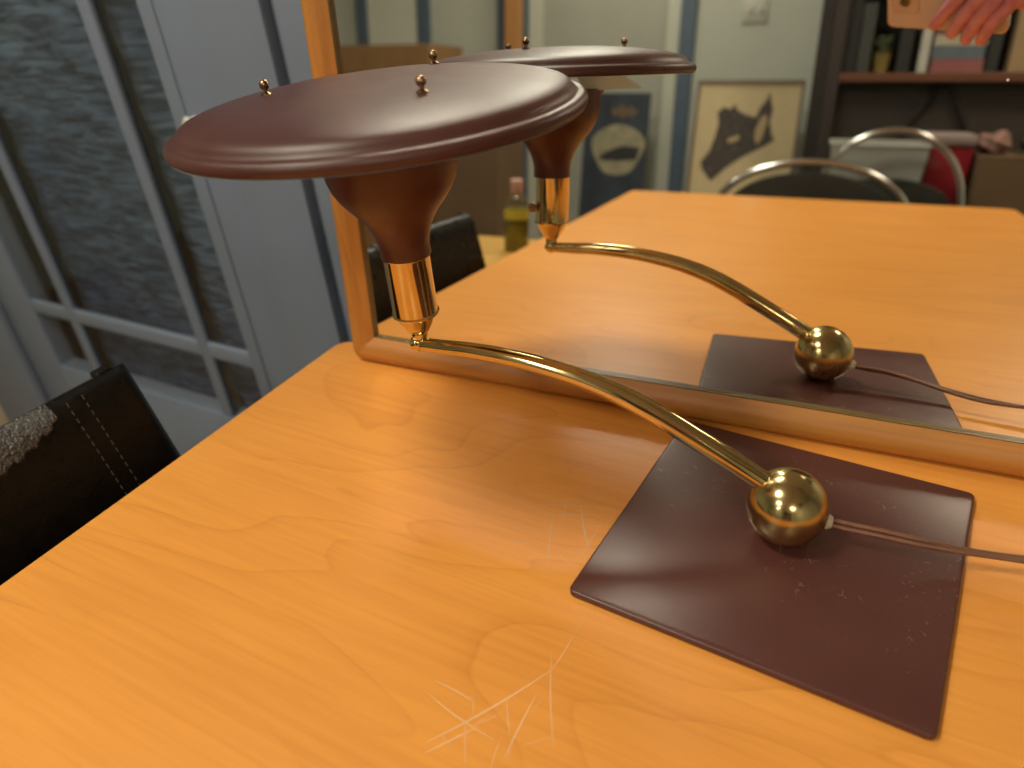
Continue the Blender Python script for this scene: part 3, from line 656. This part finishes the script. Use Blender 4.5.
for lab, s_, z_, w_, h_, c_ in (('pinkish cloth bundle on the brown bench carton', .518, .0665, .115, .085, (.22, .12, .10)), ('dark cloth bundle on the brown bench carton', .662, .0665, .115, .12, (.022, .022, .025))):
    bm = bmesh.new(); g = bmesh.ops.create_icosphere(bm, subdivisions=4, radius=1)
    for v in bm.verts:
        q = v.co.copy(); f_ = 1+.12*math.sin(q.x*5+q.y*3)+.08*math.sin(q.z*7+q.x*4)
        v.co = Vector((q.x*w_/2*f_, q.y*.085*f_, max(0, (q.z*.5*f_+.42))*h_))
    tag(place(obj('cloth_bundle', bm, tinted('cloth_'+str(c_[0]), c_), smooth='all'), s_, -2.08, z_), lab, 'cloth', 'cloth bundles on the bench carton')

# framed print leaning on a low cabinet, right of the doorway
CB = thing('low_cabinet', 'low dark cabinet carrying the framed print by the doorway', 'cabinet', matrix=RM(-.46, -2.68, FLOOR))
obj('cabinet_body', bx(-.27, .27, -.20, .20, .001, .46, bev=.003), M['ebony'], CB)
for x in (-.133, .133):
    d_ = obj('cabinet_door', bx(x-.127, x+.127, .2005, .215, .03, .44, bev=.003), M['walnut'], CB); obj('door_pull', ball(bmesh.new(), (x*.15, .226, .25), .011, 12, 8), M['bronze'], d_)
FP = thing('framed_print', 'framed cream print with a dark sketch leaning on the low cabinet', 'picture', matrix=RM(-.430, -2.535, -.2845) @ Matrix.Rotation(math.radians(11), 4, 'X') @ Matrix.Rotation(PI, 4, 'Z'))
fw_, fh_ = .485, .62
bm = bmesh.new(); box(bm, -fw_/2, fw_/2, -.012, .012, 0, .015); box(bm, -fw_/2, fw_/2, -.012, .012, fh_-.015, fh_); box(bm, -fw_/2, -fw_/2+.013, -.012, .012, .015, fh_-.015); box(bm, fw_/2-.013, fw_/2, -.012, .012, .015, fh_-.015)
obj('frame', bm, mat('brown_print_frame', (.13, .08, .045), .4), FP)
obj('print_paper', bx(-fw_/2+.013, fw_/2-.013, -.002, .004, .015, fh_-.015), mat('cream_print_paper', (.50, .40, .23), .7, var=.05), FP)
# the sketch: a dark clump with a spire, as flat ink shapes on the paper (viewed from +t the x axis is mirrored)
ink = mat('sepia_ink', (.055, .045, .038), .8, var=.4, scale=40)
bm = bmesh.new()
def flat(pts, y=-.0026):
    # pts in (right, up) as one faces the print
    bm.faces.new([bm.verts.new((-x*1.08, y, z)) for x, z in pts][::-1])
flat([(-.125, .475), (-.10, .50), (-.07, .49), (-.055, .515), (-.04, .485), (.0, .465), (.04, .455), (.055, .50), (.075, .53), (.088, .57), (.095, .53), (.108, .49), (.10, .44), (.115, .38), (.13, .355), (.10, .33), (.05, .30), (.0, .27), (-.06, .22), (-.12, .155), (-.165, .21), (-.175, .245), (-.14, .30), (-.125, .36), (-.115, .42)])
obj('ink_drawing', bm, ink, FP)
wash = mat('pale_sepia_wash', (.40, .30, .16), .8)
bm = bmesh.new(); flat([(.045, .40), (.062, .455), (.085, .47), (.09, .43), (.075, .36), (.06, .33), (.045, .36)], -.0030); obj('ink_highlight', bm, wash, FP)
bm = bmesh.new(); flat([(-.07, .355), (-.02, .375), (-.02, .35), (-.06, .335)], -.0030); obj('ink_highlight', bm, wash, FP)
# light switch
SW = thing('light_switch', 'white double light switch plate on the wall above the framed print', 'switch', matrix=RM(-.468, TB, .585))
obj('switch_plate', bx(-.060, .060, .0005, .008, 0, .120, bev=.003), mat('switch_white', (.52, .52, .45), .4), SW, True)
for x in (-.024, .024): obj('toggle', bx(x-.006, x+.006, .0085, .018, .045, .075, bev=.002), mat('toggle_white', (.62, .62, .56), .35), SW)
# doorway in the back wall
place(struct('door_2', bx(-1.56, -.892, TB-.05, TB-.01, FLOOR+.01, DT-.005, bev=.003), M['pale2']))
place(struct('trim_4', bx(-.890, -.823, TB-.06, TB+.012, FLOOR+.001, DT-.003, bev=.004), M['pale3']))
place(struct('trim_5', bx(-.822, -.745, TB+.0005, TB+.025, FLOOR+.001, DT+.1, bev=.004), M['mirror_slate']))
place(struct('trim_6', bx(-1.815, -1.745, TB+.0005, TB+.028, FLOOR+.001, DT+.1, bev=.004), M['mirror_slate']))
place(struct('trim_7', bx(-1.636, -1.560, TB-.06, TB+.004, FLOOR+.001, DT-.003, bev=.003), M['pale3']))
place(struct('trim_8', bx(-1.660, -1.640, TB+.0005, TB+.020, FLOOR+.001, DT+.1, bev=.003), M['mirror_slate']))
tag(place(obj('pine_post', bx(-.042, .042, -.03, .03, .001, 2.2, bev=.003), M['post_wood']), -1.700, TB+.066, FLOOR), 'orange pine post beside the grey doorway in the mirror', 'post')
# window with blind
wn = bpy.data.objects.new('window_1', None); COL.objects.link(wn); place(wn); wn['kind'] = 'structure'
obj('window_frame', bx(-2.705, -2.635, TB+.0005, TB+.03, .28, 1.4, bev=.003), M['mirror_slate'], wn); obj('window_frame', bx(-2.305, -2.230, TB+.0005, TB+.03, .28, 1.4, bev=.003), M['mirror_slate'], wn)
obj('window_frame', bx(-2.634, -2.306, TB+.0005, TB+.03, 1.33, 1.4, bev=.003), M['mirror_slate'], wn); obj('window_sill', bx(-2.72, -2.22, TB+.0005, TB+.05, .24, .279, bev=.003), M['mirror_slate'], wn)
bm = bmesh.new()
for k_ in range(36):
    z = .30+k_*.0282; box(bm, -.160, .160, -.0175, .0175, -.0012, .0012, mtx=Matrix.Translation((0, 0, z)) @ Matrix.Rotation(-1.05, 4, 'X'))
tag(place(obj('window_blind', bm, mat('blind_slats', (.80, .80, .70), .5)), -2.47, TB+.018, 0), 'pale slatted blind between the slate blue window jambs', 'blind')
# tan cabinet below the window and carton by the post
TC = thing('wood_cabinet', 'tan wooden cabinet under the blinds seen beside the frame', 'cabinet', matrix=RM(-2.26, -2.60, FLOOR))
obj('cabinet_body', bx(-.33, .27, -.2, .2, .001, 1.245, bev=.004), M['tan_wood'], TC)
for x in (-.165, .165):
    d_ = obj('cabinet_door', bx(x-.158, x+.158, .2005, .218, .05, 1.14, bev=.003), M['tan_wood'], TC); obj('door_pull', ball(bmesh.new(), (x*.12, .228, .6), .012, 12, 8), M['bronze'], d_)
carton('cardboard_box', 'tall brown carton standing on the floor left of the pine post', M['carton'], -1.465, -1.78, FLOOR+.001, .34, .30, .96)
# leaning painting
PT = thing('leaning_painting', 'dark blue painting with a cream oval leaning by the doorway', 'painting', matrix=RM(-1.07, -2.56, FLOOR+.004) @ Matrix.Rotation(math.radians(7), 4, 'X') @ Matrix.Rotation(PI, 4, 'Z'))
obj('canvas', bx(-.165, .165, -.012, .012, 0, 1.02, bev=.002), mat('dark_blue_ground', (.022, .032, .048), .6, var=.5, scale=7), PT)
bm = bmesh.new(); n = 40; bm.faces.new([bm.verts.new((-.02+.150*math.cos(2*PI*i/n)*(.9+.1*math.sin(3*2*PI*i/n)), -.0126, .745+.125*math.sin(2*PI*i/n))) for i in range(n)]); obj('cream_oval', bm, mat('cream_oil_paint', (.26, .235, .15), .7, var=.3, scale=14), PT)
bm = bmesh.new(); bm.faces.new([bm.verts.new((x, -.0132, z)) for x, z in ((-.135, .76), (-.04, .765), (.04, .735), (.085, .70), (.04, .69), (-.03, .69), (-.12, .70))]); obj('dark_shape', bm, mat('black_oil_paint', (.018, .018, .02), .6), PT)
bm = bmesh.new(); bm.faces.new([bm.verts.new((-.04+.07*math.cos(2*PI*i/n), -.0126, .93+.025*math.sin(2*PI*i/n)+.01*math.sin(5*i))) for i in range(n)]); obj('ochre_patch', bm, mat('ochre_oil_paint', (.12, .08, .04), .7), PT)

# side table with bottle
ST = thing('side_table', 'small yellow wood side table beside the black chair, seen in the mirror', 'table', matrix=RM(-.84, -.50, FLOOR))
hz = .635
obj('table_top', slab(bmesh.new(), rounded([(-.165, -.26), (.165, -.26), (.165, .22), (-.165, .22)], .01, 4), hz-.02, hz, .003), M['side_wood'], ST, True)
for x in (-.14, .14):
    for y in (-.22, .18): obj('leg', bx(x-.014, x+.014, y-.014, y+.014, .001, hz-.0202), M['side_wood'], ST)
BT = thing('bottle', 'clear bottle of yellow green liquid on the small side table', 'bottle', matrix=RM(-.812, -.60, FLOOR+hz+.0003))
obj('glass_body', lathe(bmesh.new(), [(0, 0), (.030, 0), (.033, .004), (.033, .118), (.028, .135), (.014, .148), (.013, .158), (.0125, .158)], 32, cap1=False), glass_mat('clear_bottle', (.9, .9, .85), .1), BT, True)
obj('liquid', lathe(bmesh.new(), [(0, .002), (.0300, .002), (.0315, .006), (.0315, .112), (0, .112)], 32), mat('yellow_green_liquid', (.28, .24, .015), .2), BT, True)
obj('cap', lathe(bmesh.new(), [(.016, .150), (.017, .152), (.017, .184), (.015, .186), (0, .186)], 24, cap0=False), mat('pinkish_cap', (.55, .32, .26), .45), BT, True)
obj('paper_label', lathe(bmesh.new(), [(.0335, .085), (.0335, .112)], 32, False, False), mat('yellow_label', (.50, .42, .04), .5), BT, True)

# ------------------------------------------------------------------ the phone and the hand that holds it (camera space is its own place in the room)
PM = CM.copy()
PH = thing('smartphone', 'peach gold phone held up by the hand, seen at the mirror top', 'phone', matrix=PM)
mm = .001
def mb(x0, x1, y0, y1, z0, z1, bev): 
    return bx(x0*mm, x1*mm, y0*mm, y1*mm, z0*mm, z1*mm, bev=bev*mm, seg=4)
tilt = Matrix.Rotation(math.radians(-1.5), 4, 'Z')
gold = mat('peach_gold_back', (.54, .43, .37), .35, .1)
steel = mat('gold_rail', (.80, .48, .30), .2, 1.)
def poly_mm(x0, x1, y0, y1, r): return rounded([(x0*mm, y0*mm), (x1*mm, y0*mm), (x1*mm, y1*mm), (x0*mm, y1*mm)], r*mm, 8)
bm = slab(bmesh.new(), poly_mm(-35, 126, -64, 14, 9), .0035, .0108, .0012)
for v in bm.verts: v.co = tilt @ v.co
obj('phone_body', bm, steel, PH, True)
bm = slab(bmesh.new(), poly_mm(-34, 125, -63, 13, 8.2), .0032, .0040, .0003)
for v in bm.verts: v.co = tilt @ v.co
obj('back_glass', bm, gold, PH, True)
bm = slab(bmesh.new(), poly_mm(-30, 10, -42, 9, 7), .0018, .0036, .0006)
obj('camera_bump', bm, mat('peach_bump', (.50, .38, .31), .25, .2), PH, True)
lensm = mat('black_lens', (.004, .004, .006), .06, spec=.9); ringm = mat('lens_ring', (.30, .24, .2), .25, 1.)
for x, y in ((0, 0), (-9.5, -25), (-19, -6)):
    e_ = Matrix.Translation((x*mm, y*mm, 0))
    r_ = obj('lens_ring', lathe(bmesh.new(), [(.0062, .0019), (.0082, .0019), (.0082, .0009), (.0066, .0006), (.0060, .0012)], 32, False, False, mtx=e_), ringm, PH, True)
    obj('lens', lathe(bmesh.new(), [(0, .0013), (.0062, .0013)], 32, False, False, mtx=e_), lensm, PH)

def skinned(name, verts, edges, radii, m, parent, levels=2, mtx=None):
    me = bpy.data.meshes.new(name); me.from_pydata([Vector(v)*mm for v in verts], edges, [])
    ob = bpy.data.objects.new(name, me); COL.objects.link(ob)
    md = ob.modifiers.new('skin', 'SKIN'); md.use_smooth_shade = True; md.branch_smoothing = .6
    sv = me.skin_vertices[0].data
    for i, r in enumerate(radii):
        rx = r if isinstance(r, tuple) else (r, r); sv[i].radius = (rx[0]*mm, rx[1]*mm); sv[i].use_root = (i == 0)
    s2 = ob.modifiers.new('sub', 'SUBSURF'); s2.levels = levels; s2.render_levels = levels
    dg = bpy.context.evaluated_depsgraph_get(); ev = ob.evaluated_get(dg); me2 = bpy.data.meshes.new_from_object(ev)
    ob.modifiers.clear(); ob.data = me2; me2.materials.clear(); me2.materials.append(m)
    for p in me2.polygons: p.use_smooth = True
    if parent: ob.parent = parent
    return ob
def skin_mat():
    m, n, l, b = nt('pink_skin'); b.inputs['Base Color'].default_value = (.62, .25, .19, 1); b.inputs['Roughness'].default_value = .45
    b.inputs['Subsurface Weight'].default_value = .12; b.inputs['Subsurface Radius'].default_value = (.01, .004, .002); b.inputs['Subsurface Scale'].default_value = .5
    tc = n.new('ShaderNodeTexCoord'); no = n.new('ShaderNodeTexNoise'); no.inputs['Scale'].default_value = 60; l.new(tc.outputs['Object'], no.inputs['Vector'])
    r = n.new('ShaderNodeValToRGB'); e = r.color_ramp.elements; e[0].position = .35; e[0].color = (.50, .17, .21, 1); e[1].position = .65; e[1].color = (.62, .26, .31, 1); l.new(no.outputs['Fac'], r.inputs['Fac']); l.new(r.outputs['Color'], b.inputs['Base Color'])
    return m
SKIN = skin_mat()
PN = thing('person', 'hand of a person gripping the phone in the top right of the mirror', 'person', matrix=PM)
V = [(146, 8, -4), (172, 18, 8), (205, 26, 18),
     (122, 24, -12), (92, 16, -16), (62, -18, -13), (40, -46, -8), (31, -58, -7),
     (126, 10, -14), (100, -4, -19), (76, -36, -15), (60, -62, -9), (58, -70, 1),
     (130, -3, -14), (108, -18, -19), (90, -48, -15), (78, -71, -8), (77, -75, 3),
     (134, -15, -12), (118, -32, -16), (105, -56, -12), (96, -74, -5), (95, -75, 5),
     (158, -8, 10), (156, -22, 15), (142, -32, 19), (124, -36, 19)]
E_ = [(0, 1), (1, 2)]+[e for k_ in range(4) for e in ((0, 3+5*k_), (3+5*k_, 4+5*k_), (4+5*k_, 5+5*k_), (5+5*k_, 6+5*k_), (6+5*k_, 7+5*k_))]+[(0, 23), (23, 24), (24, 25), (25, 26)]
RR = [(24, 17), 23, 26, 12.5, 10.8, 9.8, 9, 7.4, 12.5, 11, 10.2, 9.2, 7.6, 12.5, 11, 10, 9, 7.4, 12, 10.2, 9.2, 8.2, 6.8, 13, 11.5, 10, 8.5]
hand = skinned('hand', V, E_, RR, SKIN, PN)
obj('sleeve', tube(bmesh.new(), catmull([Vector(p)*mm for p in ((205, 26, 18), (232, 30, 26), (290, 42, 48), (360, 52, 74), (440, 70, 100))], 8), [.034]*3+[.036+.0005*i for i in range(30)], 24), mat('dark_sleeve', (.03, .03, .04), .8, var=.2), PN, 'all')

# ------------------------------------------------------------------ light
warm = (1., .94, .76)
def lamp(label, s, t, r, st, col=warm):
    c = thing('ceiling_light', label, 'lamp', matrix=RM(s, t, CEIL), group='round ceiling lights')
    obj('fixture_ring', lathe(bmesh.new(), [(r, -.001), (r+.015, -.001), (r+.015, -.05), (r, -.05)], 48, False, False), M['chrome'], c, True)
    obj('diffuser', lathe(bmesh.new(), [(r, -.045), (r*.9, -.06), (r*.5, -.075), (0, -.08)], 48, False, False), emit('diffuser_glow', col, st), c, True)
lamp('round ceiling light above the left far corner of the table', -.85, -1.30, .20, 24.)
lamp('round ceiling light above the middle of the left table edge', -.85, -.10, .20, 31.)
lamp('small round ceiling light on the far left near the french door', -1.65, -.05, .13, 14.)
lamp('round ceiling light near the back wall by the grey doorway', -1.05, -2.40, .18, 20.)
lamp('round amber ceiling light on the right near the bookcase', 1.0, -1.65, .20, 42., (1., .84, .62))
wd = bpy.data.worlds.new('world'); SC.world = wd; wd.use_nodes = True
wd.node_tree.nodes['Background'].inputs[0].default_value = (.5, .5, .5, 1); wd.node_tree.nodes['Background'].inputs[1].default_value = .1

SC.view_settings.view_transform = 'Standard'; SC.view_settings.look = 'None'; SC.view_settings.gamma = 1; SC.view_settings.exposure = .58; SC.view_settings.use_curve_mapping = False
cy = SC.cycles
cy.use_denoising = True; cy.max_bounces = 12; cy.diffuse_bounces = 4; cy.glossy_bounces = 8; cy.caustics_reflective = True; cy.blur_glossy = .3; cy.sample_clamp_indirect = 8.
